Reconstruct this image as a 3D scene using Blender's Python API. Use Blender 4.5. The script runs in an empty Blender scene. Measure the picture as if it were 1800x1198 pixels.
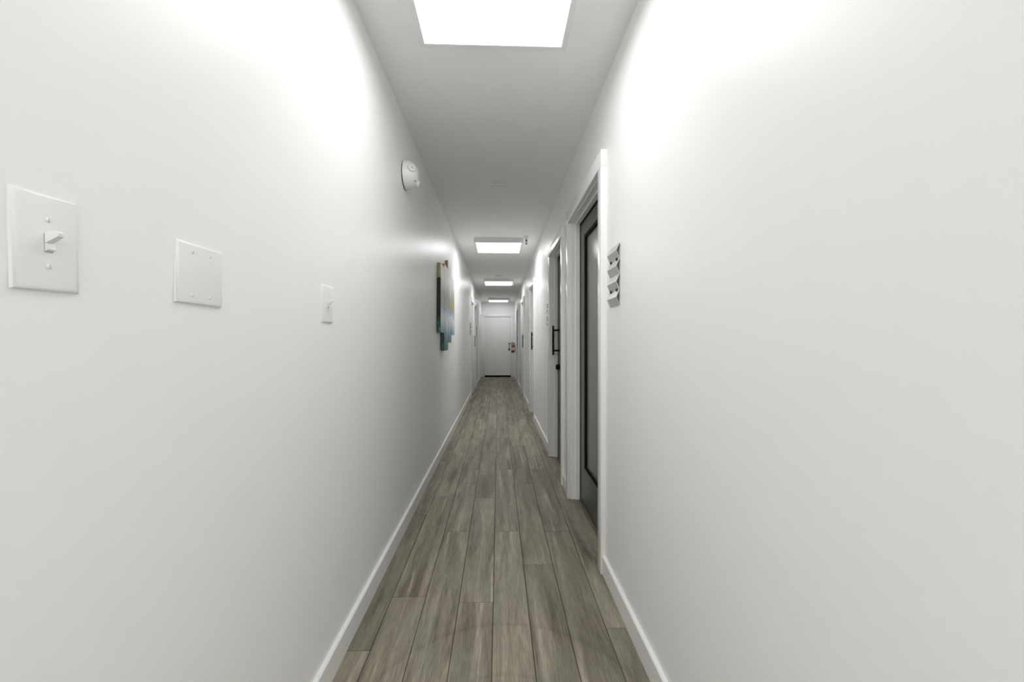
import bpy, bmesh, math, random
from mathutils import Vector, Matrix

random.seed(7)
scene = bpy.context.scene
COL = scene.collection

# ---------------------------------------------------------------- camera, world, exposure
F_PX, VPX, VPY = 700.0, 876.0, 600.2          # focal length and corridor vanishing point, 1800x1198 frame
CAM_H = 1.196
YAW = math.atan((900 - VPX) / F_PX)
SN, CS = math.sin(YAW), math.cos(YAW)
cam_data = bpy.data.cameras.new('camera')
cam_data.sensor_width = 36.0
cam_data.lens = 36.0 * F_PX / 1800.0
cam_data.shift_y = (VPY - 599.0) / 1800.0
cam_data.clip_start = 0.02
cam = bpy.data.objects.new('camera', cam_data)
COL.objects.link(cam)
cam.location = (0, 0, CAM_H)
cam.rotation_euler = (math.radians(90), 0, -YAW)
scene.camera = cam

world = bpy.data.worlds.new('world')
scene.world = world
world.use_nodes = True
world.node_tree.nodes['Background'].inputs[0].default_value = (0.02, 0.02, 0.02, 1)
world.node_tree.nodes['Background'].inputs[1].default_value = 1.0

vs = scene.view_settings
vs.view_transform = 'Standard'
vs.look = 'None'
vs.gamma = 1.0
vs.use_curve_mapping = False
vs.exposure = 0.0
LAMP_WATTS = 13.0
LAMP_SPREAD = 180
scene.cycles.max_bounces = 12                   # white walls pass light on many times
scene.cycles.diffuse_bounces = 8

# ---------------------------------------------------------------- dimensions (metres)
H = 2.553
Y_BACK, Y_END = -3.3, 13.51
def lx(z): return -0.600 + 0.024 * z / H        # left wall face, leaning a hair inwards
def rx(z): return 0.548 + 0.009 * z / H         # right wall face
def yd(x, d): return (d - x * SN) / CS          # depth along the lens axis -> y in the corridor

# ---------------------------------------------------------------- materials
def new_mat(name):
    m = bpy.data.materials.new(name)
    m.use_nodes = True
    nt = m.node_tree
    return m, nt, nt.nodes['Principled BSDF']
def nd(nt, typ, **kw):
    n = nt.nodes.new(typ)
    for k, v in kw.items(): setattr(n, k, v)
    return n
def simple(name, col, rough=0.5, metal=0.0, spec=0.5, bump=0.0, bscale=200.0, vary=0.03, coat=0.0):
    """plain coloured surface with a touch of procedural unevenness"""
    m, nt, b = new_mat(name)
    tc = nd(nt, 'ShaderNodeTexCoord')
    nz = nd(nt, 'ShaderNodeTexNoise')
    nz.inputs['Scale'].default_value = 9.0
    nt.links.new(tc.outputs['Object'], nz.inputs['Vector'])
    rp = nd(nt, 'ShaderNodeValToRGB')
    rp.color_ramp.elements[0].color = tuple(c * (1 - vary) for c in col) + (1,)
    rp.color_ramp.elements[1].color = tuple(min(1, c * (1 + vary)) for c in col) + (1,)
    nt.links.new(nz.outputs['Fac'], rp.inputs['Fac'])
    nt.links.new(rp.outputs['Color'], b.inputs['Base Color'])
    b.inputs['Roughness'].default_value = rough
    b.inputs['Metallic'].default_value = metal
    b.inputs['Specular IOR Level'].default_value = spec
    b.inputs['Coat Weight'].default_value = coat
    if bump > 0:
        n2 = nd(nt, 'ShaderNodeTexNoise')
        n2.inputs['Scale'].default_value = bscale
        n2.inputs['Detail'].default_value = 3.0
        nt.links.new(tc.outputs['Object'], n2.inputs['Vector'])
        bp = nd(nt, 'ShaderNodeBump')
        bp.inputs['Strength'].default_value = bump
        bp.inputs['Distance'].default_value = 0.002
        nt.links.new(n2.outputs['Fac'], bp.inputs['Height'])
        nt.links.new(bp.outputs['Normal'], b.inputs['Normal'])
    return m

PAINT = (0.922, 0.923, 0.920)
M = {}
M['wall'] = simple('white_wall_paint', PAINT, 0.38, bump=0.10, bscale=70, vary=0.006, spec=0.3)
M['ceiling'] = simple('white_ceiling_paint', (0.925, 0.927, 0.918), 0.6, bump=0.18, bscale=45, vary=0.01, spec=0.3)
M['trim'] = simple('white_trim_enamel', (0.905, 0.907, 0.90), 0.22, vary=0.006)
M['plastic'] = simple('white_plastic', (0.87, 0.87, 0.87), 0.3, vary=0.004)
M['fixture'] = simple('white_fixture_enamel', (0.80, 0.805, 0.79), 0.35, vary=0.004)
M['door_dark'] = simple('dark_grey_door_enamel', (0.062, 0.064, 0.055), 0.34, vary=0.05)
M['bead'] = simple('black_glazing_bead', (0.004, 0.004, 0.004), 0.7, spec=0.15)
M['frost'] = simple('grey_frosted_glass', (0.175, 0.18, 0.16), 0.26, vary=0.02, spec=0.7)
M['black'] = simple('matte_black_metal', (0.004, 0.004, 0.004), 0.5, vary=0.1, spec=0.2)
M['rubber'] = simple('black_rubber', (0.005, 0.005, 0.005), 0.8, spec=0.1)
M['sign'] = simple('silver_grey_sign_paint', (0.55, 0.565, 0.55), 0.38, vary=0.03, bump=0.05, bscale=300)
M['bolt'] = simple('dark_steel_bolt', (0.04, 0.04, 0.04), 0.35, metal=0.7)
M['brass'] = simple('brass', (0.35, 0.27, 0.10), 0.35, metal=0.9)
M['steel'] = simple('brushed_steel', (0.5, 0.5, 0.5), 0.35, metal=0.9)
M['sprink'] = simple('dark_bronze', (0.05, 0.047, 0.04), 0.4, metal=0.5)
M['red'] = simple('red_extinguisher_enamel', (0.32, 0.015, 0.03), 0.3, vary=0.05)
M['paper'] = simple('white_paper', (0.72, 0.66, 0.62), 0.7)
M['tag'] = simple('pale_yellow_card', (0.55, 0.52, 0.25), 0.7)
M['hole'] = simple('dark_slot', (0.02, 0.02, 0.02), 0.8)
M['grout'] = simple('brown_grout', (0.05, 0.043, 0.032), 0.9, vary=0.15)
M['grey_lens'] = simple('grey_translucent_button', (0.50, 0.51, 0.49), 0.3)

def lamp_mat():
    m, nt, b = new_mat('glowing_white_diffuser')
    b.inputs['Base Color'].default_value = (0.9, 0.9, 0.9, 1)
    b.inputs['Emission Color'].default_value = (0.995, 0.998, 1.0, 1)
    b.inputs['Emission Strength'].default_value = 2.6
    return m
M['glow'] = lamp_mat()

def plank_mat():
    m, nt, b = new_mat('grey_brown_wood_look_plank')
    L = nt.links
    tc = nd(nt, 'ShaderNodeTexCoord'); oi = nd(nt, 'ShaderNodeObjectInfo')
    mul = nd(nt, 'ShaderNodeMath', operation='MULTIPLY'); mul.inputs[1].default_value = 83.0
    L.new(oi.outputs['Random'], mul.inputs[0])
    off = nd(nt, 'ShaderNodeCombineXYZ')
    L.new(mul.outputs[0], off.inputs[0]); L.new(mul.outputs[0], off.inputs[1])
    add = nd(nt, 'ShaderNodeVectorMath', operation='ADD')
    L.new(tc.outputs['Object'], add.inputs[0]); L.new(off.outputs[0], add.inputs[1])
    def noise(sx, sy, scale, detail, rough=0.55, dist=0.0):
        mp = nd(nt, 'ShaderNodeMapping')
        mp.inputs['Scale'].default_value = (sx, sy, 1.0)
        L.new(add.outputs[0], mp.inputs['Vector'])
        n = nd(nt, 'ShaderNodeTexNoise')
        n.inputs['Scale'].default_value = scale; n.inputs['Detail'].default_value = detail
        n.inputs['Roughness'].default_value = rough; n.inputs['Distortion'].default_value = dist
        L.new(mp.outputs[0], n.inputs['Vector'])
        return n.outputs['Fac']
    broad = noise(1.0, 0.08, 17.0, 5.0, 0.6, 0.6)      # long cloudy figure
    grain = noise(1.0, 0.05, 230.0, 4.0, 0.7, 0.3)     # fine brushed grain
    streak = noise(1.0, 0.045, 26.0, 2.0, 0.5, 0.4)     # pale streaks along the board
    cloud = noise(1.0, 0.35, 8.0, 3.0)
    r1 = nd(nt, 'ShaderNodeValToRGB')
    e = r1.color_ramp.elements
    e[0].position = 0.30; e[0].color = (0.098, 0.080, 0.056, 1)
    e[1].position = 0.70; e[1].color = (0.375, 0.338, 0.262, 1)
    k = e.new(0.5); k.color = (0.238, 0.208, 0.156, 1)
    L.new(broad, r1.inputs['Fac'])
    # greyish-green boards mixed in
    r2 = nd(nt, 'ShaderNodeValToRGB')
    r2.color_ramp.elements[0].position = 0.42; r2.color_ramp.elements[0].color = (0, 0, 0, 1)
    r2.color_ramp.elements[1].position = 0.68; r2.color_ramp.elements[1].color = (0.75, 0.75, 0.75, 1)
    L.new(cloud, r2.inputs['Fac'])
    mx = nd(nt, 'ShaderNodeMix', data_type='RGBA')
    L.new(r2.outputs['Color'], mx.inputs[0]); L.new(r1.outputs['Color'], mx.inputs[6])
    mx.inputs[7].default_value = (0.225, 0.217, 0.172, 1)
    # pale streaks
    r3 = nd(nt, 'ShaderNodeValToRGB')
    r3.color_ramp.elements[0].position = 0.62; r3.color_ramp.elements[0].color = (0, 0, 0, 1)
    r3.color_ramp.elements[1].position = 0.74; r3.color_ramp.elements[1].color = (0.7, 0.7, 0.7, 1)
    L.new(streak, r3.inputs['Fac'])
    mx2 = nd(nt, 'ShaderNodeMix', data_type='RGBA')
    L.new(r3.outputs['Color'], mx2.inputs[0]); L.new(mx.outputs[2], mx2.inputs[6])
    mx2.inputs[7].default_value = (0.45, 0.408, 0.315, 1)
    # grain
    r4 = nd(nt, 'ShaderNodeMapRange')
    r4.inputs['From Min'].default_value = 0.3; r4.inputs['From Max'].default_value = 0.7
    r4.inputs['To Min'].default_value = 0.66; r4.inputs['To Max'].default_value = 1.28
    L.new(grain, r4.inputs['Value'])
    # each board a little lighter or darker
    r5 = nd(nt, 'ShaderNodeMapRange')
    r5.inputs['To Min'].default_value = 0.96; r5.inputs['To Max'].default_value = 1.32
    L.new(oi.outputs['Random'], r5.inputs['Value'])
    mm = nd(nt, 'ShaderNodeMath', operation='MULTIPLY')
    L.new(r4.outputs[0], mm.inputs[0]); L.new(r5.outputs[0], mm.inputs[1])
    # faint dark concentric rings on the boards near the viewer
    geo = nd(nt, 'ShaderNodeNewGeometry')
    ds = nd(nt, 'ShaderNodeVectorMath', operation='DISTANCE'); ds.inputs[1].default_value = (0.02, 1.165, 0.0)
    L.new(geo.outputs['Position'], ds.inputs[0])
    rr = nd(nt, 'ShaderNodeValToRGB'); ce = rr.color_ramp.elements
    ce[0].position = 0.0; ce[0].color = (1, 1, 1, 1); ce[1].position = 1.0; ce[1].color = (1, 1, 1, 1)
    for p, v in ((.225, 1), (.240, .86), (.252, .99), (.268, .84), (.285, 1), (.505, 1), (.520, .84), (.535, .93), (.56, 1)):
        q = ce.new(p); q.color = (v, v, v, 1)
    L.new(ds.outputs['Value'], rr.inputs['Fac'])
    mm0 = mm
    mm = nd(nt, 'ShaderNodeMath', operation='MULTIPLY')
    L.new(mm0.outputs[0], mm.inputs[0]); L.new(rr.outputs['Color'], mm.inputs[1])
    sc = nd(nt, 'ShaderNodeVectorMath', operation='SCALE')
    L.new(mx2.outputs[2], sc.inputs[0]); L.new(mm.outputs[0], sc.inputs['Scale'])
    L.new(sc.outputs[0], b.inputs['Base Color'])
    b.inputs['Roughness'].default_value = 0.5
    b.inputs['Specular IOR Level'].default_value = 0.4
    bp = nd(nt, 'ShaderNodeBump'); bp.inputs['Strength'].default_value = 0.15
    bp.inputs['Distance'].default_value = 0.001
    L.new(grain, bp.inputs['Height']); L.new(bp.outputs['Normal'], b.inputs['Normal'])
    return m
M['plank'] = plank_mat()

def art_mats():
    """abstract landscape: pale sky, grey-olive fall, yellow bank, blue-white water, teal foot"""
    m, nt, b = new_mat('abstract_painting_front'); L = nt.links
    geo = nd(nt, 'ShaderNodeNewGeometry')
    sep = nd(nt, 'ShaderNodeSeparateXYZ'); L.new(geo.outputs['Position'], sep.inputs[0])
    mp = nd(nt, 'ShaderNodeMapping'); mp.inputs['Scale'].default_value = (1, 9, 1.2)
    L.new(geo.outputs['Position'], mp.inputs['Vector'])
    n = nd(nt, 'ShaderNodeTexNoise'); n.inputs['Scale'].default_value = 2.2; n.inputs['Detail'].default_value = 5
    L.new(mp.outputs[0], n.inputs['Vector'])
    a = nd(nt, 'ShaderNodeMath', operation='MULTIPLY_ADD'); a.inputs[1].default_value = 0.34; a.inputs[2].default_value = -0.17
    L.new(n.outputs['Fac'], a.inputs[0])
    z = nd(nt, 'ShaderNodeMath', operation='ADD'); L.new(sep.outputs['Z'], z.inputs[0]); L.new(a.outputs[0], z.inputs[1])
    mr = nd(nt, 'ShaderNodeMapRange'); mr.inputs['From Min'].default_value = 1.1; mr.inputs['From Max'].default_value = 2.1
    L.new(z.outputs[0], mr.inputs['Value'])
    rp = nd(nt, 'ShaderNodeValToRGB'); cr = rp.color_ramp
    stops = [(0.0, (0.02, 0.10, 0.09)), (0.10, (0.06, 0.20, 0.19)), (0.17, (0.12, 0.27, 0.38)), (0.24, (0.42, 0.52, 0.62)),
             (0.32, (0.80, 0.83, 0.82)), (0.385, (0.72, 0.79, 0.85)), (0.44, (0.26, 0.38, 0.60)), (0.475, (0.46, 0.45, 0.33)),
             (0.56, (0.36, 0.36, 0.31)), (0.64, (0.50, 0.50, 0.47)), (0.74, (0.78, 0.78, 0.76)), (1.0, (0.86, 0.85, 0.81))]
    cr.elements[0].position, cr.elements[0].color = stops[0][0], stops[0][1] + (1,)
    cr.elements[1].position, cr.elements[1].color = stops[-1][0], stops[-1][1] + (1,)
    for p, c in stops[1:-1]:
        q = cr.elements.new(p); q.color = c + (1,)
    L.new(mr.outputs[0], rp.inputs['Fac'])
    # yellow bank towards the far panels
    ym = nd(nt, 'ShaderNodeMapRange'); ym.inputs['From Min'].default_value = 4.45; ym.inputs['From Max'].default_value = 4.75
    L.new(sep.outputs['Y'], ym.inputs['Value'])
    dz = nd(nt, 'ShaderNodeMath', operation='SUBTRACT'); L.new(z.outputs[0], dz.inputs[0]); dz.inputs[1].default_value = 1.63
    ab = nd(nt, 'ShaderNodeMath', operation='ABSOLUTE'); L.new(dz.outputs[0], ab.inputs[0])
    zm = nd(nt, 'ShaderNodeMapRange'); zm.inputs['From Min'].default_value = 0.12; zm.inputs['From Max'].default_value = 0.05
    L.new(ab.outputs[0], zm.inputs['Value'])
    pr = nd(nt, 'ShaderNodeMath', operation='MULTIPLY'); L.new(ym.outputs[0], pr.inputs[0]); L.new(zm.outputs[0], pr.inputs[1])
    mx = nd(nt, 'ShaderNodeMix', data_type='RGBA'); L.new(pr.outputs[0], mx.inputs[0]); L.new(rp.outputs['Color'], mx.inputs[6])
    mx.inputs[7].default_value = (0.50, 0.47, 0.22, 1)
    L.new(mx.outputs[2], b.inputs['Base Color']); b.inputs['Roughness'].default_value = 0.45
    # wrapped edges: gold, near black, green with white flecks
    e, nt, b = new_mat('abstract_painting_wrapped_edge'); L = nt.links
    geo = nd(nt, 'ShaderNodeNewGeometry')
    sep = nd(nt, 'ShaderNodeSeparateXYZ'); L.new(geo.outputs['Position'], sep.inputs[0])
    mr = nd(nt, 'ShaderNodeMapRange'); mr.inputs['From Min'].default_value = 1.1; mr.inputs['From Max'].default_value = 2.1
    L.new(sep.outputs['Z'], mr.inputs['Value'])
    rp = nd(nt, 'ShaderNodeValToRGB'); cr = rp.color_ramp
    st = [(0.0, (0.02, 0.09, 0.07)), (0.06, (0.05, 0.16, 0.14)), (0.13, (0.015, 0.05, 0.04)), (0.18, (0.03, 0.16, 0.13)),
          (0.28, (0.015, 0.11, 0.06)), (0.36, (0.005, 0.02, 0.01)), (0.42, (0.004, 0.006, 0.004)), (0.705, (0.006, 0.006, 0.005)),
          (0.715, (0.42, 0.36, 0.24)), (0.76, (0.46, 0.40, 0.27)), (0.85, (0.42, 0.32, 0.13)), (1.0, (0.45, 0.30, 0.10))]
    cr.elements[0].position, cr.elements[0].color = st[0][0], st[0][1] + (1,)
    cr.elements[1].position, cr.elements[1].color = st[-1][0], st[-1][1] + (1,)
    for p, c in st[1:-1]:
        q = cr.elements.new(p); q.color = c + (1,)
    L.new(mr.outputs[0], rp.inputs['Fac'])
    wn = nd(nt, 'ShaderNodeTexNoise'); wn.inputs['Scale'].default_value = 60; wn.inputs['Detail'].default_value = 2
    L.new(geo.outputs['Position'], wn.inputs['Vector'])
    wr = nd(nt, 'ShaderNodeValToRGB')
    wr.color_ramp.elements[0].position = 0.62; wr.color_ramp.elements[0].color = (0, 0, 0, 1)
    wr.color_ramp.elements[1].position = 0.68; wr.color_ramp.elements[1].color = (1, 1, 1, 1)
    L.new(wn.outputs['Fac'], wr.inputs['Fac'])
    zc = nd(nt, 'ShaderNodeMapRange'); zc.inputs['From Min'].default_value = 0.34; zc.inputs['From Max'].default_value = 0.26
    zc.inputs['To Max'].default_value = 0.7
    L.new(mr.outputs[0], zc.inputs['Value'])
    wm = nd(nt, 'ShaderNodeMath', operation='MULTIPLY'); L.new(wr.outputs['Color'], wm.inputs[0]); L.new(zc.outputs[0], wm.inputs[1])
    mx = nd(nt, 'ShaderNodeMix', data_type='RGBA'); L.new(wm.outputs[0], mx.inputs[0]); L.new(rp.outputs['Color'], mx.inputs[6])
    mx.inputs[7].default_value = (0.5, 0.55, 0.5, 1)
    L.new(mx.outputs[2], b.inputs['Base Color']); b.inputs['Roughness'].default_value = 0.5
    return m, e
M['art_front'], M['art_edge'] = art_mats()

# ---------------------------------------------------------------- mesh helpers (world coordinates; obj() makes them local)
def B(): return bmesh.new()
def box(bm, x0, x1, y0, y1, z0, z1, bev=0.0, seg=2):
    x0, x1 = min(x0, x1), max(x0, x1); y0, y1 = min(y0, y1), max(y0, y1)
    r = bmesh.ops.create_cube(bm, size=1.0)
    v = r['verts']
    bmesh.ops.scale(bm, verts=v, vec=(x1 - x0, y1 - y0, z1 - z0))
    bmesh.ops.translate(bm, verts=v, vec=((x0 + x1) / 2, (y0 + y1) / 2, (z0 + z1) / 2))
    if bev > 0:
        ed = list({e for q in v for e in q.link_edges})
        bmesh.ops.bevel(bm, geom=ed, offset=bev, segments=seg, affect='EDGES', profile=0.5)
    return bm
def prism(bm, pts, direction):
    """extrude a closed polygon (list of Vector) along a vector"""
    d = Vector(direction); n = len(pts)
    a = [bm.verts.new(p) for p in pts]; b = [bm.verts.new(Vector(p) + d) for p in pts]
    bm.faces.new(a); bm.faces.new(list(reversed(b)))
    for i in range(n):
        j = (i + 1) % n
        bm.faces.new((a[i], b[i], b[j], a[j]))
    return bm
def cyl(bm, p0, p1, r0, r1=None, seg=24):
    r1 = r0 if r1 is None else r1
    p0, p1 = Vector(p0), Vector(p1); ax = p1 - p0
    q = Vector((0, 0, 1)).rotation_difference(ax.normalized())
    mat = Matrix.Translation((p0 + p1) / 2) @ q.to_matrix().to_4x4()
    bmesh.ops.create_cone(bm, cap_ends=True, segments=seg, radius1=r0, radius2=r1, depth=ax.length, matrix=mat)
    return bm
def lathe(bm, prof, base, axis, seg=40):
    """profile [(radius, height)] turned about axis from base"""
    ax = Vector(axis).normalized()
    q = Vector((0, 0, 1)).rotation_difference(ax)
    base = Vector(base); rings = []
    for r, h in prof:
        if r < 1e-6: rings.append([bm.verts.new(base + ax * h)])
        else: rings.append([bm.verts.new(base + q @ Vector((r * math.cos(2 * math.pi * i / seg), r * math.sin(2 * math.pi * i / seg), h))) for i in range(seg)])
    for a, b in zip(rings, rings[1:]):
        for i in range(seg):
            j = (i + 1) % seg
            if len(a) == 1 and len(b) == 1: continue
            if len(a) == 1: bm.faces.new((a[0], b[i], b[j]))
            elif len(b) == 1: bm.faces.new((a[i], a[j], b[0]))
            else: bm.faces.new((a[i], a[j], b[j], b[i]))
    return bm
def tube(bm, pts, r, seg=10):
    pts = [Vector(p) for p in pts]; rings = []
    for i, p in enumerate(pts):
        t = (pts[min(i + 1, len(pts) - 1)] - pts[max(i - 1, 0)]).normalized()
        q = Vector((0, 0, 1)).rotation_difference(t)
        rings.append([bm.verts.new(p + q @ Vector((r * math.cos(2 * math.pi * k / seg), r * math.sin(2 * math.pi * k / seg), 0))) for k in range(seg)])
    for a, b in zip(rings, rings[1:]):
        for k in range(seg):
            bm.faces.new((a[k], a[(k + 1) % seg], b[(k + 1) % seg], b[k]))
    bm.faces.new(rings[0]); bm.faces.new(list(reversed(rings[-1])))
    return bm
def mesh_of(name, bm, mat, origin=(0, 0, 0), smooth=False):
    bmesh.ops.recalc_face_normals(bm, faces=bm.faces[:])
    bmesh.ops.translate(bm, verts=bm.verts[:], vec=-Vector(origin))
    me = bpy.data.meshes.new(name)
    bm.to_mesh(me); bm.free()
    me.materials.append(M[mat])
    if smooth:
        me.polygons.foreach_set('use_smooth', [True] * len(me.polygons))
        me.set_sharp_from_angle(angle=math.radians(38))
    return me
def root_of(o):
    while o.parent: o = o.parent
    return o
def obj(name, bm, mat, parent=None, origin=None, smooth=False, label=None):
    if parent is not None: origin = root_of(parent).location
    origin = Vector(origin) if origin is not None else Vector((0, 0, 0))
    o = bpy.data.objects.new(name, mesh_of(name, bm, mat, origin, smooth))
    COL.objects.link(o)
    if parent is not None: o.parent = parent
    else: o.location = origin
    if label and parent is not None: o['label'] = label
    return o
def tag(o, label, cat, group=None, kind=None):
    o['label'] = label; o['category'] = cat
    if group: o['group'] = group
    if kind: o['kind'] = kind
    return o
def thing(name, loc, label, cat, group=None, kind=None):
    o = bpy.data.objects.new(name, None)
    o.empty_display_size = 0.1
    COL.objects.link(o); o.location = loc
    return tag(o, label, cat, group, kind)
def copy_tree(o, parent=None):
    c = o.copy(); COL.objects.link(c); c.parent = parent
    for ch in o.children: copy_tree(ch, c)
    return c

# ---------------------------------------------------------------- openings
CASE = 0.064
# (y of the near and far casing edges at the opening, head height)
RIGHT = [(2.106, 3.03, 2.100), (3.376, 4.15, 2.080), (6.01, 6.77, 2.070), (8.40, 9.24, 2.070), (10.72, 11.53, 2.070)]
LEFT = [(8.55, 9.35, 2.070), (9.60, 10.33, 2.070), (12.62, 13.32, 2.070)]
RIGHT = [(yd(.53, a), yd(.53, b), h) for a, b, h in RIGHT]
LEFT = [(yd(-.575, a), yd(-.575, b), h) for a, b, h in LEFT]
W_BACK = 0.155                                     # wall thickness

# ---------------------------------------------------------------- floor
slab = obj('floor', box(B(), -0.80, 0.78, Y_BACK - 0.15, Y_END + 0.15, -0.10, -0.0028), 'grout', origin=(0, 5, -0.1))
tag(slab, 'wood-look plank floor in grey-brown running down the corridor', 'floor', kind='structure')
PW, PL, GAP = 0.1578, 1.2205, 0.0026
JX0 = -0.0233
# y of one cross joint in every row of boards
ROWJ = {-5: 2.10, -4: yd(-.55, 1.542), -3: yd(-.42, 1.869), -2: yd(-.26, 2.512), -1: yd(-.1, 1.830), 0: yd(.05, 2.512),
        1: yd(.21, 2.141), 2: yd(.37, 2.512), 3: yd(.5, 1.665), 4: 2.30}
plank_cache = {}
def plank_mesh(w, l):
    key = (round(w, 4), round(l, 4))
    if key not in plank_cache:
        bm = B(); c = 0.0012; z1, z0 = 0.0, -0.0026
        def ring(dx, z): return [bm.verts.new((sx * (w / 2 - dx), sy * (l / 2 - dx), z)) for sx, sy in ((-1, -1), (1, -1), (1, 1), (-1, 1))]
        a, b_, t = ring(0, z0), ring(0, z1 - c), ring(c, z1)
        bm.faces.new(list(reversed(a))); bm.faces.new(t)
        for p, q in ((a, b_), (b_, t)):
            for i in range(4): bm.faces.new((p[i], p[(i + 1) % 4], q[(i + 1) % 4], q[i]))
        plank_cache[key] = mesh_of('plank', bm, 'plank')
    return plank_cache[key]
def lay(x0, x1, y0, y1):
    w, l = x1 - x0 - GAP, y1 - y0 - GAP
    if l < 0.02 or w < 0.02: return
    o = bpy.data.objects.new('plank', plank_mesh(w, l))
    COL.objects.link(o); o.parent = slab
    o.location = Vector(((x0 + x1) / 2, (y0 + y1) / 2, 0)) - slab.location
def lay_row(k, x0, x1, ya, yb):
    y = ROWJ[k] - PL * 20
    while y < yb:
        a, b_ = max(y, ya), min(y + PL, yb)
        if b_ > a: lay(x0, x1, a, b_)
        y += PL
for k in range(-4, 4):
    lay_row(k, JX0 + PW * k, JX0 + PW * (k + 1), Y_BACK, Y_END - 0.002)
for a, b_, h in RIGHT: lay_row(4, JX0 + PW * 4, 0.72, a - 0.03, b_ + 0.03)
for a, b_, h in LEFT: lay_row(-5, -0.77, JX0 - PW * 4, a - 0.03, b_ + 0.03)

# ---------------------------------------------------------------- walls, ceiling
def side_wall(name, fx, back, openings, label):
    bm = B(); o = 0.022
    def seg(y0, y1, z0, z1):
        pts = [(fx(z0), y0, z0), (back, y0, z0), (back, y0, z1), (fx(z1), y0, z1)]
        prism(bm, [Vector(p) for p in pts], (0, y1 - y0, 0))
    y = Y_BACK
    for a, b_, h in openings:
        seg(y, a - o, 0, H)
        seg(a - o, b_ + o, h + o, H)
        y = b_ + o
    seg(y, Y_END, 0, H)
    w = obj(name, bm, 'wall', origin=(fx(0), 5, 0))
    tag(w, label, 'wall', kind='structure')
side_wall('wall_left', lx, -0.600 - W_BACK, LEFT, 'long white painted wall carrying the switches and the canvas art')
side_wall('wall_right', rx, 0.557 + W_BACK, RIGHT, 'long white painted wall with the row of recessed doors')
c = obj('ceiling', box(B(), -0.78, 0.74, Y_BACK - 0.12, Y_END + 0.12, H, H + 0.1), 'ceiling', origin=(0, 5, H))
tag(c, 'flat white corridor ceiling with square light panels', 'ceiling', kind='structure')

# far wall with its door opening
EX0, EX1, ETOP = -0.463, 0.424, 2.036
bm = B()
for x0, x1, z0, z1 in ((-0.78, EX0 - 0.022, 0, H), (EX1 + 0.022, 0.74, 0, H), (EX0 - 0.022, EX1 + 0.022, ETOP + 0.022, H)):
    box(bm, x0, x1, Y_END, Y_END + 0.12, z0, z1)
tag(obj('wall_end', bm, 'wall', origin=(0, Y_END, 0)), 'white wall closing the far end of the corridor', 'wall', kind='structure')
tag(obj('wall_back', box(B(), -0.78, 0.74, Y_BACK - 0.12, Y_BACK, 0, H), 'wall', origin=(0, Y_BACK, 0)),
    'white wall behind the viewer closing the corridor', 'wall', kind='structure')

# baseboards: one length between each pair of door casings
def baseboard(side, y0, y1, label):
    if y1 - y0 < 0.02: return
    s = 1 if side == 'right' else -1
    fx = (rx if s > 0 else lx)(0.05)
    t, h = 0.0155, 0.097
    pts = [(fx + s * 0.004, y0, 0.0025), (fx - s * t, y0, 0.0025), (fx - s * t, y0, h - 0.004), (fx - s * (t - 0.004), y0, h), (fx + s * 0.0005, y0, h)]
    o = obj('baseboard_' + side, prism(B(), [Vector(p) for p in pts], (0, y1 - y0, 0)), 'trim', origin=(fx, (y0 + y1) / 2, 0))
    tag(o, label, 'baseboard', kind='structure')
def run(side, openings):
    y = Y_BACK
    names = {'right': ['in the foreground up to the first dark door', 'short piece between the first two doors', 'between the second and third doors',
                       'between the third and fourth doors', 'between the fourth and fifth doors', 'from the fifth door to the far wall'],
             'left': ['running under the switches and the canvas art', 'short piece between the first two left doors',
                      'from the second left door towards the far end', 'last short piece beside the far wall']}[side]
    for i, (a, b_, h) in enumerate(openings):
        baseboard(side, y, a - CASE, 'white baseboard on the %s wall, %s' % (side, names[i]))
        y = b_ + CASE
    baseboard(side, y, Y_END - (0.0155), 'white baseboard on the %s wall, %s' % (side, names[len(openings)]))
run('right', RIGHT); run('left', LEFT)

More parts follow.
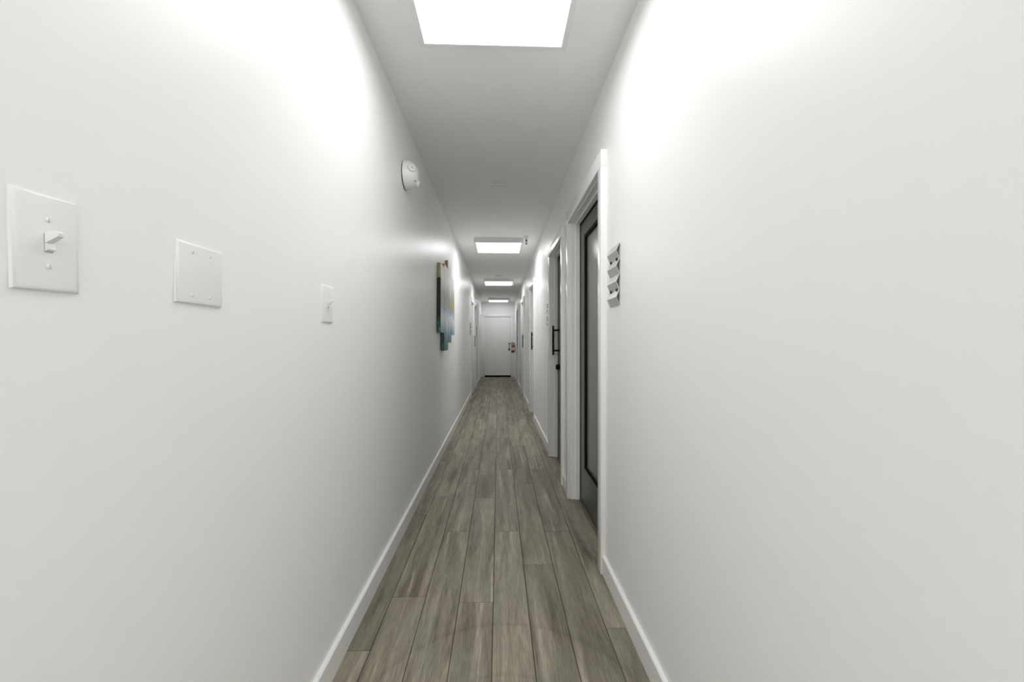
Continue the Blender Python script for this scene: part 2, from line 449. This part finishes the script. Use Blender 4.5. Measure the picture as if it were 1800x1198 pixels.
# ---------------------------------------------------------------- side doors
def pull_handle(door, s, leaf_x, y, zc):
    bar_x = leaf_x - s * 0.062
    h = obj('pull_handle', cyl(B(), (bar_x, y, zc - 0.1485), (bar_x, y, zc + 0.1485), 0.0105), 'black', door, smooth=True, label='black vertical bar pull')
    for dz in (-0.103, 0.103):
        obj('handle_post', cyl(B(), (leaf_x, y, zc + dz), (bar_x, y, zc + dz), 0.0085, seg=16), 'black', h, smooth=True)
def side_door(n, s, a, b_, head, label, handle=True, latch_only=False, lock=False):
    fx = (rx if s > 0 else lx)
    face = 0.5245 if s > 0 else -0.5720              # casing front
    back = (0.557 + W_BACK) if s > 0 else -(0.600 + W_BACK)
    leaf = face + s * 0.0965                         # corridor face of the leaf
    d = thing('door_%d' % n, (face, (a + b_) / 2, 0), label, 'door', 'glazed dark doors along the corridor', 'structure')
    # casing: two legs and a head, eased edges
    hc = 0.085
    for y0, y1 in ((a - CASE, a), (b_, b_ + CASE)):
        obj('casing_leg', box(B(), face, fx(0) + s * 0.012, y0, y1, 0, head, 0.0035), 'trim', d, smooth=True)
    obj('casing_head', box(B(), face, fx(0) + s * 0.012, a - CASE, b_ + CASE, head, head + hc, 0.0035), 'trim', d, smooth=True)
    # jamb lining with stop
    r = 0.006
    jx0 = fx(0) + s * 0.004
    for sgn, yy in ((-1, a), (1, b_)):
        j = obj('jamb', box(B(), jx0, back, yy + sgn * (-r), yy + sgn * 0.021, 0, head + 0.02), 'trim', d)
        obj('door_stop', box(B(), leaf - s * 0.003, leaf - s * 0.036, yy - sgn * (r + 0.011), yy - sgn * r, 0, head - r, 0.002), 'trim', j)
        obj('door_seal', box(B(), leaf - s * 0.0015, leaf - s * 0.0028, yy - sgn * (r + 0.017), yy - sgn * r, 0.004, head - r - 0.026), 'bead', j, label='black seal')  # black strip drawn in for the dark shadow gap beside the leaf
    j = obj('head_jamb', box(B(), jx0, back, a + r, b_ - r, head - r, head + 0.02), 'trim', d)
    obj('door_stop', box(B(), leaf - s * 0.003, leaf - s * 0.036, a + r + 0.011, b_ - r - 0.011, head - r - 0.011, head - r, 0.002), 'trim', j)
    obj('door_seal', box(B(), leaf - s * 0.0015, leaf - s * 0.0028, a + r, b_ - r, head - r - 0.026, head - r), 'bead', j, label='black seal')  # same black strip for the shadow gap above the leaf
    # leaf: stiles and rails round a tall pane
    l0, l1, z0, z1 = a + r + 0.003, b_ - r - 0.003, 0.010, head - r - 0.003
    st, tr, br = 0.148, 0.125, 0.272
    th = 0.044
    bm = B()
    box(bm, leaf, leaf + s * th, l0, l0 + st, z0, z1)
    box(bm, leaf, leaf + s * th, l1 - st, l1, z0, z1)
    box(bm, leaf, leaf + s * th, l0 + st, l1 - st, z1 - tr, z1)
    box(bm, leaf, leaf + s * th, l0 + st, l1 - st, z0, z0 + br)
    lf = obj('door_leaf', bm, 'door_dark', d, label='dark grey door leaf')
    p0, p1, q0, q1 = l0 + st, l1 - st, z0 + br, z1 - tr
    bw = 0.030
    bm = B()
    for y0, y1, u0, u1 in ((p0, p0 + bw, q0, q1), (p1 - bw, p1, q0, q1), (p0 + bw, p1 - bw, q0, q0 + bw * .5), (p0 + bw, p1 - bw, q1 - bw * .8, q1)):
        box(bm, leaf - s * 0.001, leaf + s * 0.03, y0, y1, u0, u1)
    obj('glazing_bead', bm, 'bead', lf, label='black glazing bead')
    obj('glass_pane', box(B(), leaf + s * 0.012, leaf + s * 0.022, p0 + bw, p1 - bw, q0 + bw * .5, q1 - bw * .8), 'frost', lf, label='grey frosted pane')
    yh = l1 - 0.085
    if handle: pull_handle(d, s, leaf, yh, 1.209)
    if lock:
        obj('lock_knob', lathe(B(), [(0, 0), (0.031, 0), (0.031, 0.007), (0.024, 0.010), (0.026, 0.026), (0.024, 0.034), (0, 0.035)],
                               (leaf, yh, 0.938), (-s, 0, 0), 28), 'black', d, smooth=True, label='round black thumb lock')
    if latch_only:
        obj('strike_plate', box(B(), leaf - s * 0.002, leaf + s * 0.004, l1 - 0.013, l1 + 0.001, 1.045, 1.095, 0.001), 'bolt', d, label='small dark strike plate')
    return d
NAMES_R = ['nearest door on the right, dark grey with a tall frosted pane, deep white frame',
           'second door on the right with a black bar pull and round black lock',
           'third door on the right, only its white frame and black bar pull showing',
           'fourth door on the right, black bar pull just past the third door',
           'last door on the right, beside the red fire extinguisher']
for i, (a, b_, h) in enumerate(RIGHT):
    side_door(i + 1, 1, a, b_, h, NAMES_R[i], handle=(i > 0), latch_only=(i == 0), lock=(i == 1))
NAMES_L = ['first door on the left wall, past the canvas art', 'second door on the left wall with a black bar pull',
           'last door on the left wall, next to the far white door']
for i, (a, b_, h) in enumerate(LEFT):
    side_door(i + 6, -1, a, b_, h, NAMES_L[i], handle=(i == 1))

# ---------------------------------------------------------------- far door
d = thing('door_9', ((EX0 + EX1) / 2, Y_END, 0), 'white panelled door closing the far end with black handle set', 'door', kind='structure')
cw = 0.078
for x0, x1 in ((EX0 - cw, EX0), (EX1, EX1 + cw)):
    obj('casing_leg', box(B(), x0, x1, Y_END - 0.018, Y_END, 0, ETOP, 0.003), 'trim', d, smooth=True)
obj('casing_head', box(B(), EX0 - cw, EX1 + cw, Y_END - 0.018, Y_END, ETOP, ETOP + cw, 0.003), 'trim', d, smooth=True)
for x0, x1 in ((EX0 - 0.021, EX0), (EX1, EX1 + 0.021)):
    obj('jamb', box(B(), x0, x1, Y_END + 0.001, Y_END + 0.12, 0, ETOP + 0.02), 'trim', d)
obj('head_jamb', box(B(), EX0, EX1, Y_END + 0.001, Y_END + 0.12, ETOP, ETOP + 0.02), 'trim', d)
ly = Y_END + 0.006
x0, x1, z0, z1 = EX0 + 0.003, EX1 - 0.003, 0.012, ETOP - 0.006
bm = B()
box(bm, x0, x0 + 0.11, ly, ly + 0.044, z0, z1); box(bm, x1 - 0.11, x1, ly, ly + 0.044, z0, z1)
box(bm, x0 + 0.11, x1 - 0.11, ly, ly + 0.044, z1 - 0.12, z1); box(bm, x0 + 0.11, x1 - 0.11, ly, ly + 0.044, z0, z0 + 0.275)
lf = obj('door_leaf', bm, 'trim', d)
obj('door_panel', box(B(), x0 + 0.11, x1 - 0.11, ly + 0.004, ly + 0.03, z0 + 0.275, z1 - 0.12), 'trim', lf)
obj('door_sweep', box(B(), EX0 + 0.004, EX1 - 0.004, ly - 0.010, ly, 0.004, 0.056, 0.002), 'rubber', d, label='black rubber door sweep')
hx = 0.366
h = obj('entry_handle', lathe(B(), [(0, 0), (0.022, 0), (0.022, 0.006), (0.012, 0.012), (0.010, 0.05), (0, 0.05)], (hx, ly, 1.132), (0, -1, 0), 24), 'black', d, smooth=True, label='black pull with thumb latch')
obj('handle_grip', tube(B(), [(hx, ly - 0.02, 1.145), (hx, ly - 0.045, 1.125), (hx, ly - 0.052, 1.09), (hx, ly - 0.052, 1.05), (hx, ly - 0.04, 1.015), (hx, ly - 0.004, 0.998)], 0.0085), 'black', h, smooth=True)
obj('handle_foot', lathe(B(), [(0, 0), (0.018, 0), (0.017, 0.008), (0, 0.01)], (hx, ly, 0.998), (0, -1, 0), 20), 'black', h, smooth=True)
obj('deadbolt', lathe(B(), [(0, 0), (0.031, 0), (0.031, 0.008), (0.024, 0.018), (0.022, 0.03), (0, 0.031)], (hx, ly, 0.932), (0, -1, 0), 28), 'black', d, smooth=True, label='round black deadbolt')

# ---------------------------------------------------------------- ceiling lights
def light_panel(x, yc, label, power):
    fo, li, drop = 0.322, 0.2985, 0.062
    t = thing('ceiling_light', (x, yc, H), label, 'ceiling light', 'square light panels down the ceiling')
    bm = B()
    zt, zb = H, H - drop
    for x0, x1, y0, y1 in ((-fo, -li, -fo, fo), (li, fo, -fo, fo), (-li, li, -fo, -li), (-li, li, li, fo)):
        box(bm, x + x0, x + x1, yc + y0, yc + y1, zb, zt)
    obj('frame', bm, 'fixture', t, label='white surface-mount frame')
    obj('diffuser', box(B(), x - li, x + li, yc - li, yc + li, zb + 0.002, zb + 0.012), 'glow', t, label='glowing white diffuser')
    ld = bpy.data.lights.new('panel_light', 'AREA')      # the LED board's directional output
    ld.shape = 'SQUARE'; ld.size = 2 * li - 0.01; ld.energy = LAMP_WATTS * power
    ld.spread = math.radians(LAMP_SPREAD); ld.color = (0.995, 0.998, 1.0)
    lo = bpy.data.objects.new('panel_light', ld); COL.objects.link(lo)
    lo.parent = t; lo.location = (0, 0, -drop - 0.001)
    return t
light_panel(-0.022, 1.744 - 0.2985, 'large glowing square light panel overhead, cut by the top of the picture', 0.5)
light_panel(0.004, 5.52, 'second glowing light panel along the ceiling, beside the dark sprinkler', 0.68)
light_panel(0.004, 8.90, 'third glowing light panel along the ceiling, smaller', 0.58)
light_panel(0.004, 12.72, 'smallest glowing light panel, just before the far wall', 0.27)
light_panel(0.0, -1.7, 'light panel behind the viewer', 1.72)  # extra panel out of view, added to brighten the near walls

# ---------------------------------------------------------------- wall plates on the left
def face_at(z): return lx(z)
def plate(name, y0, y1, zc, hgt, tilt, label, toggles, screws):
    yc = (y0 + y1) / 2; w = y1 - y0; x = face_at(zc)
    t = thing(name, (x, yc, zc), label, 'switch' if toggles else 'wall plate', 'white plates on the left wall')
    th = 0.0050
    bm = B()
    def ring(dy, dx): return [bm.verts.new((x + dx, yc + sy * (w / 2 - dy), zc + sz * (hgt / 2 - dy))) for sy, sz in ((-1, -1), (1, -1), (1, 1), (-1, 1))]
    a, b1, b2, b3 = ring(0, 0.0), ring(0.0006, 0.0024), ring(0.0024, 0.0042), ring(0.0062, th)
    bm.faces.new(a); bm.faces.new(b3)
    for p, q in ((a, b1), (b1, b2), (b2, b3)):
        for i in range(4): bm.faces.new((p[i], p[(i + 1) % 4], q[(i + 1) % 4], q[i]))
    obj('cover_plate', bm, 'plastic', t, smooth=True)
    for sy, sz in screws:
        s_ = obj('screw', lathe(B(), [(0.0034, 0), (0.0034, 0.0006), (0.0026, 0.0013), (0, 0.0016)], (x + th - 0.0001, yc + sy, zc + sz), (1, 0, 0), 16), 'plastic', t, smooth=True)
        obj('screw_slot', box(B(), x + th + 0.0010, x + th + 0.0017, yc + sy - 0.0004, yc + sy + 0.0004, zc + sz - 0.0026, zc + sz + 0.0026), 'grey_lens', s_)
    if toggles:
        obj('switch_collar', box(B(), x + th - 0.0012, x + th + 0.0004, yc - 0.0054, yc + 0.0050, zc - 0.0122, zc + 0.0122), 'grey_lens', t)
        # lever flipped up: a wedge that leaves the slot and rises outwards
        bm = B()
        p = [(x + th, zc - 0.001), (x + th + 0.016, zc + 0.0085), (x + th + 0.0165, zc + 0.0125), (x + th + 0.0125, zc + 0.0155), (x + th, zc + 0.0115)]
        wa, wb = 0.0046, 0.0036
        va = [bm.verts.new((q[0], yc - (wa if i in (0, 4) else wb), q[1])) for i, q in enumerate(p)]
        vb = [bm.verts.new((q[0], yc + (wa if i in (0, 4) else wb), q[1])) for i, q in enumerate(p)]
        bm.faces.new(va); bm.faces.new(list(reversed(vb)))
        for i in range(5): bm.faces.new((va[i], vb[i], vb[(i + 1) % 5], va[(i + 1) % 5]))
        # sloped skirt of the lever below
        prism(bm, [Vector((x + th, yc - 0.0046, zc - 0.0108)), Vector((x + th + 0.0052, yc - 0.0046, zc - 0.0085)), Vector((x + th + 0.004, yc - 0.0046, zc - 0.001)), Vector((x + th, yc - 0.0046, zc - 0.001))], (0, 0.0092, 0))
        obj('toggle', bm, 'plastic', t)
    t.rotation_euler = (math.radians(tilt), 0, 0)
    return t
X = lx(1.324)
def yl(px, x=X): return yd(x, F_PX * x / (CS * (px - VPX)))       # left wall pixel column -> y
plate('light_switch', yl(12.5), yl(134.5), 1.3235, 0.1245, 1.2, 'big white toggle switch plate nearest the left edge of the picture', True, [(0, 0.030), (0, -0.030)])
plate('blank_plate', yl(305.5), yl(387.5), 1.3255, 0.1157, -0.7, 'blank white double cover plate with four screws', False, [(-0.023, 0.0415), (0.023, 0.0415), (-0.023, -0.0415), (0.023, -0.0415)])
plate('light_switch', yl(564.6), yl(583.2), 1.3245, 0.1270, 0.0, 'small far toggle switch plate, third plate on the left wall', True, [(0, 0.030), (0, -0.030)])

# ---------------------------------------------------------------- domed alarm high on the left wall
az, ay = 2.222, yd(-0.58, 2.46); ax_ = lx(az)
t = thing('wall_alarm', (ax_, ay, az), 'white domed alarm with a round test button high on the left wall', 'alarm')
R, D = 0.086, 0.088
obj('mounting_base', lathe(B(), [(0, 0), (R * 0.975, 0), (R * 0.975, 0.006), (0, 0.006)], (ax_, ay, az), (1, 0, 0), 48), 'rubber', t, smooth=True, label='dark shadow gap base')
prof = [(R, 0.005), (R * 1.005, 0.012)] + [(R * math.cos(a_) ** 0.8, 0.012 + (D - 0.012) * math.sin(a_)) for a_ in [math.radians(8 * i) for i in range(1, 11)]] + [(0, D)]
obj('dome', lathe(B(), prof, (ax_, ay, az), (1, 0, 0), 56), 'plastic', t, smooth=True)
def on_dome(dy, dz):
    rr = math.hypot(dy, dz); ca = (rr / R) ** (1 / 0.8); a_ = math.acos(min(1, ca))
    x_ = 0.012 + (D - 0.012) * math.sin(a_)
    e = 1e-3; ca2 = min(1, ((rr + e) / R) ** (1 / 0.8)); x2 = 0.012 + (D - 0.012) * math.sin(math.acos(ca2))
    g = (x2 - x_) / e
    n = Vector((1, -g * dy / rr, -g * dz / rr)).normalized()
    return Vector((ax_ + x_, ay + dy, az + dz)), n
p, n = on_dome(-0.068, 0.020)
obj('test_button_ring', lathe(B(), [(0.0235, -0.010), (0.0255, -0.010), (0.0255, 0.0004), (0.0235, 0.0004), (0.0235, -0.010)], p, n, 36), 'grey_lens', t, smooth=True)
bt = obj('test_button', lathe(B(), [(0.0235, -0.010), (0.0235, 0.0012), (0.020, 0.0026), (0, 0.0034)], p, n, 36), 'plastic', t, smooth=True)
obj('button_mark', lathe(B(), [(0.0085, 0.001), (0.0085, 0.0036), (0, 0.0038)], p, n, 6), 'grey_lens', bt)
p, n = on_dome(-0.035, -0.048)
obj('indicator', lathe(B(), [(0.0036, -0.003), (0.0036, 0.001), (0, 0.0014)], p, n, 12), 'hole', t, smooth=True)
p, n = on_dome(0.014, -0.047)
obj('sensor_nub', lathe(B(), [(0.020, -0.012), (0.0195, 0.003), (0.017, 0.008), (0.010, 0.010), (0, 0.0105)], p, n, 28), 'plastic', t, smooth=True)

# ---------------------------------------------------------------- canvas art, four staggered panels
ART = [(3.79, 4.045, 1.285, 1.950, 'leftmost canvas panel of the art, black wrapped edge with gold top'),
       (4.047, 4.345, 1.105, 1.990, 'second canvas panel of the art, hanging lowest with a teal foot'),
       (4.347, 4.655, 1.186, 2.085, 'third canvas panel of the art, reaching highest'),
       (4.657, 4.975, 1.279, 1.965, 'farthest canvas panel of the art, with a yellow patch')]
for d0, d1, z0, z1, lab in ART:
    xw = lx(1.6); xf = xw + 0.036
    y0, y1 = yd(-.56, d0), yd(-.56, d1)
    xb = lx(z1) + 0.0005
    bm = box(B(), xb, xf, y0, y1, z0, z1, 0.0015, 1)
    o = obj('canvas_panel', bm, 'art_edge', origin=(xb, (y0 + y1) / 2, z0))
    o.data.materials.append(M['art_front'])
    for pl in o.data.polygons:
        if pl.normal.x > 0.9: pl.material_index = 1
    tag(o, lab, 'painting', 'abstract canvas panels on the left wall')

# ---------------------------------------------------------------- zigzag sign plates
def make_sign(label):
    t = thing('door_sign', (0, 0, 0), label, 'sign', 'zigzag door signs')
    w, hh, dep, th = 0.150, 0.283, 0.0155, 0.0022
    per = hh / 4; front, back = [], []
    zz = [(0.0015 + (dep if i % 2 else 0), hh / 2 - i * per / 2) for i in range(9)]
    bm = B()
    A = [bm.verts.new((-(q[0] + th), -w / 2, q[1])) for q in zz]; A2 = [bm.verts.new((-(q[0] + th), w / 2, q[1])) for q in zz]
    C = [bm.verts.new((-q[0], -w / 2, q[1])) for q in zz]; C2 = [bm.verts.new((-q[0], w / 2, q[1])) for q in zz]
    for i in range(8):
        bm.faces.new((A[i], A[i + 1], A2[i + 1], A2[i])); bm.faces.new((C[i], C2[i], C2[i + 1], C[i + 1]))
        bm.faces.new((A[i], C[i], C[i + 1], A[i + 1])); bm.faces.new((A2[i], A2[i + 1], C2[i + 1], C2[i]))
    bm.faces.new((A[0], A2[0], C2[0], C[0])); bm.faces.new((A[8], C[8], C2[8], A2[8]))
    obj('folded_plate', bm, 'sign', t)
    for vz in (2, 6):
        for sy in (-0.046, 0.046):
            z = zz[vz][1]
            obj('bolt', lathe(B(), [(0.0078, 0), (0.0078, 0.006), (0.0060, 0.0095), (0, 0.0105)], (-0.0025, sy, z), (-1, 0, 0), 14), 'bolt', t, smooth=True)
    return t
SZ = 1.5055
sign0 = make_sign('silver zigzag sign plate with four bolts on the near right wall')
sign0.location = (rx(SZ), yd(.55, 1.884), SZ)
for s, d_, lab in ((1, 4.365, 'zigzag sign plate just past the second right door'),
                   (1, 7.03, 'zigzag sign plate just past the third right door'),
                   (1, 9.48, 'zigzag sign plate just past the fourth right door'),
                   (-1, 8.33, 'zigzag sign plate before the first left door'),
                   (-1, 10.72, 'zigzag sign plate past the second left door'),
                   (-1, 12.38, 'zigzag sign plate before the last left door')):
    o = copy_tree(sign0)
    x = rx(SZ) if s > 0 else lx(SZ)
    o.location = (x, yd(.55 * s, d_), SZ if s > 0 else SZ - 0.04)
    o.rotation_euler = (0, 0, 0 if s > 0 else math.pi)
    o['label'] = lab

# ---------------------------------------------------------------- ceiling fittings
def sprinkler(x, y, label, frame='sprink'):
    t = thing('fire_sprinkler', (x, y, H), label, 'sprinkler', 'ceiling sprinklers')
    obj('escutcheon', lathe(B(), [(0, 0), (0.043, 0), (0.043, 0.003), (0.030, 0.010), (0.026, 0.030), (0.020, 0.046), (0, 0.046)], (x, y, H), (0, 0, -1), 32), 'fixture', t, smooth=True)
    bm = B(); cyl(bm, (x, y, H - 0.046), (x, y, H - 0.062), 0.012, 0.009, 16)
    obj('nozzle', bm, frame, t, smooth=True)
    for sx in (-1, 1):
        obj('frame_arm', tube(B(), [(x + sx * 0.008, y, H - 0.060), (x + sx * 0.011, y, H - 0.075), (x + sx * 0.008, y, H - 0.092), (x, y, H - 0.098)], 0.0026, 8), frame, t, smooth=True)
    obj('bulb', cyl(B(), (x, y, H - 0.062), (x, y, H - 0.096), 0.0026, seg=10), frame, t, smooth=True)
    obj('deflector', lathe(B(), [(0, 0), (0.014, 0), (0.014, 0.002), (0, 0.002)], (x, y, H - 0.100), (0, 0, -1), 20), frame, t, smooth=True)
sprinkler(0.360, yd(.36, 5.13), 'dark sprinkler head beside the second light panel')
sprinkler(0.322, yd(.33, 8.80), 'small pale sprinkler beside the third light panel', 'fixture')
sprinkler(0.345, yd(.34, 12.35), 'tiny sprinkler beside the smallest light panel', 'fixture')
y0 = yd(0, 3.455)
t = thing('ceiling_cover', (0.004, y0, H), 'small rectangular blank cover on the ceiling between the first two lights', 'cover plate')
obj('plate', box(B(), 0.004 - 0.056, 0.004 + 0.056, y0 - 0.034, y0 + 0.034, H - 0.004, H), 'ceiling', t)
bm = B()
for u0, u1, v0, v1 in ((-0.062, 0.062, -0.040, -0.034), (-0.062, 0.062, 0.034, 0.040), (-0.062, -0.056, -0.034, 0.034), (0.056, 0.062, -0.034, 0.034)):
    box(bm, 0.004 + u0, 0.004 + u1, y0 + v0, y0 + v1, H - 0.010, H)
obj('rim', bm, 'fixture', t)
y0 = yd(0, 8.18)
t = thing('smoke_detector', (0.004, y0, H), 'flat round detector on the ceiling before the third light', 'detector')
obj('body', lathe(B(), [(0, 0), (0.076, 0), (0.076, 0.010), (0.066, 0.024), (0.03, 0.030), (0, 0.030)], (0.004, y0, H), (0, 0, -1), 40), 'fixture', t, smooth=True)
obj('vent_ring', lathe(B(), [(0.071, 0.0125), (0.0775, 0.0105), (0.0765, 0.0145), (0.070, 0.0175)], (0.004, y0, H), (0, 0, -1), 40), 'grey_lens', t, smooth=True)

# ---------------------------------------------------------------- fire extinguisher by the far door
ex, ey = 0.4665, yd(.46, 12.7); eb = 0.845
wx_ = rx(1.0)
t = thing('fire_extinguisher', (ex, ey, eb), 'red fire extinguisher hung by the far white door', 'extinguisher')
obj('cylinder', lathe(B(), [(0, 0), (0.050, 0), (0.054, 0.006), (0.054, 0.185), (0.050, 0.210), (0.036, 0.232), (0.018, 0.243), (0.018, 0.256), (0, 0.256)], (ex, ey, eb), (0, 0, 1), 36), 'red', t, smooth=True)
bm = B(); lathe(bm, [(0.0546, 0.075), (0.0546, 0.175)], (ex, ey, eb), (0, 0, 1), 36)
bmesh.ops.delete(bm, geom=[f for f in bm.faces if f.calc_center_median().y > ey - 0.028], context='FACES')
obj('label_sheet', bm, 'paper', t, smooth=True, label='pale instruction label')
v = obj('valve', cyl(B(), (ex, ey, eb + 0.256), (ex, ey, eb + 0.292), 0.015, seg=18), 'brass', t, smooth=True)
obj('pressure_gauge', cyl(B(), (ex, ey - 0.012, eb + 0.275), (ex, ey - 0.028, eb + 0.275), 0.014, seg=20), 'steel', v, smooth=True)
obj('carry_lever', tube(B(), [(ex - 0.012, ey, eb + 0.285), (ex + 0.02, ey, eb + 0.287), (ex + 0.06, ey, eb + 0.272)], 0.008, 8), 'black', v, smooth=True)
obj('squeeze_lever', tube(B(), [(ex - 0.014, ey, eb + 0.29), (ex - 0.006, ey, eb + 0.345), (ex + 0.02, ey, eb + 0.318), (ex + 0.055, ey, eb + 0.298)], 0.008, 8), 'black', v, smooth=True)
obj('hose', tube(B(), [(ex + 0.012, ey - 0.004, eb + 0.268), (ex + 0.04, ey - 0.02, eb + 0.25), (ex + 0.062, ey - 0.02, eb + 0.2), (ex + 0.064, ey - 0.018, eb + 0.10), (ex + 0.064, ey - 0.015, eb + 0.04)], 0.0075, 10), 'rubber', t, smooth=True)
obj('inspection_tag', box(B(), ex - 0.078, ex - 0.022, ey - 0.032, ey - 0.031, eb + 0.215, eb + 0.335), 'tag', t, label='pale yellow inspection tag')
obj('tag_tie', tube(B(), [(ex - 0.05, ey - 0.0315, eb + 0.33), (ex - 0.03, ey - 0.02, eb + 0.345), (ex - 0.008, ey, eb + 0.33)], 0.0015, 6), 'paper', t)
bm = B(); box(bm, wx_ - 0.004, wx_ + 0.001, ey - 0.02, ey + 0.02, eb + 0.16, eb + 0.30)
box(bm, ex + 0.010, wx_ - 0.003, ey - 0.006, ey + 0.006, eb + 0.258, eb + 0.268)
obj('wall_bracket', bm, 'steel', t)

# ---------------------------------------------------------------- tiny anchor low on the left wall
wz = 0.418; wy = yd(-.59, 3.83); wxx = lx(wz)
t = thing('wall_anchor', (wxx, wy, wz), 'tiny white wall anchor low on the left wall below the art', 'anchor')
obj('anchor_head', lathe(B(), [(0, 0), (0.011, 0), (0.010, 0.005), (0, 0.008)], (wxx, wy, wz), (1, 0, 0), 16), 'plastic', t, smooth=True)
obj('screw_hole', lathe(B(), [(0, 0), (0.006, 0), (0.005, 0.001), (0, 0.001)], (wxx, wy, wz - 0.055), (1, 0, 0), 12), 'grey_lens', t)
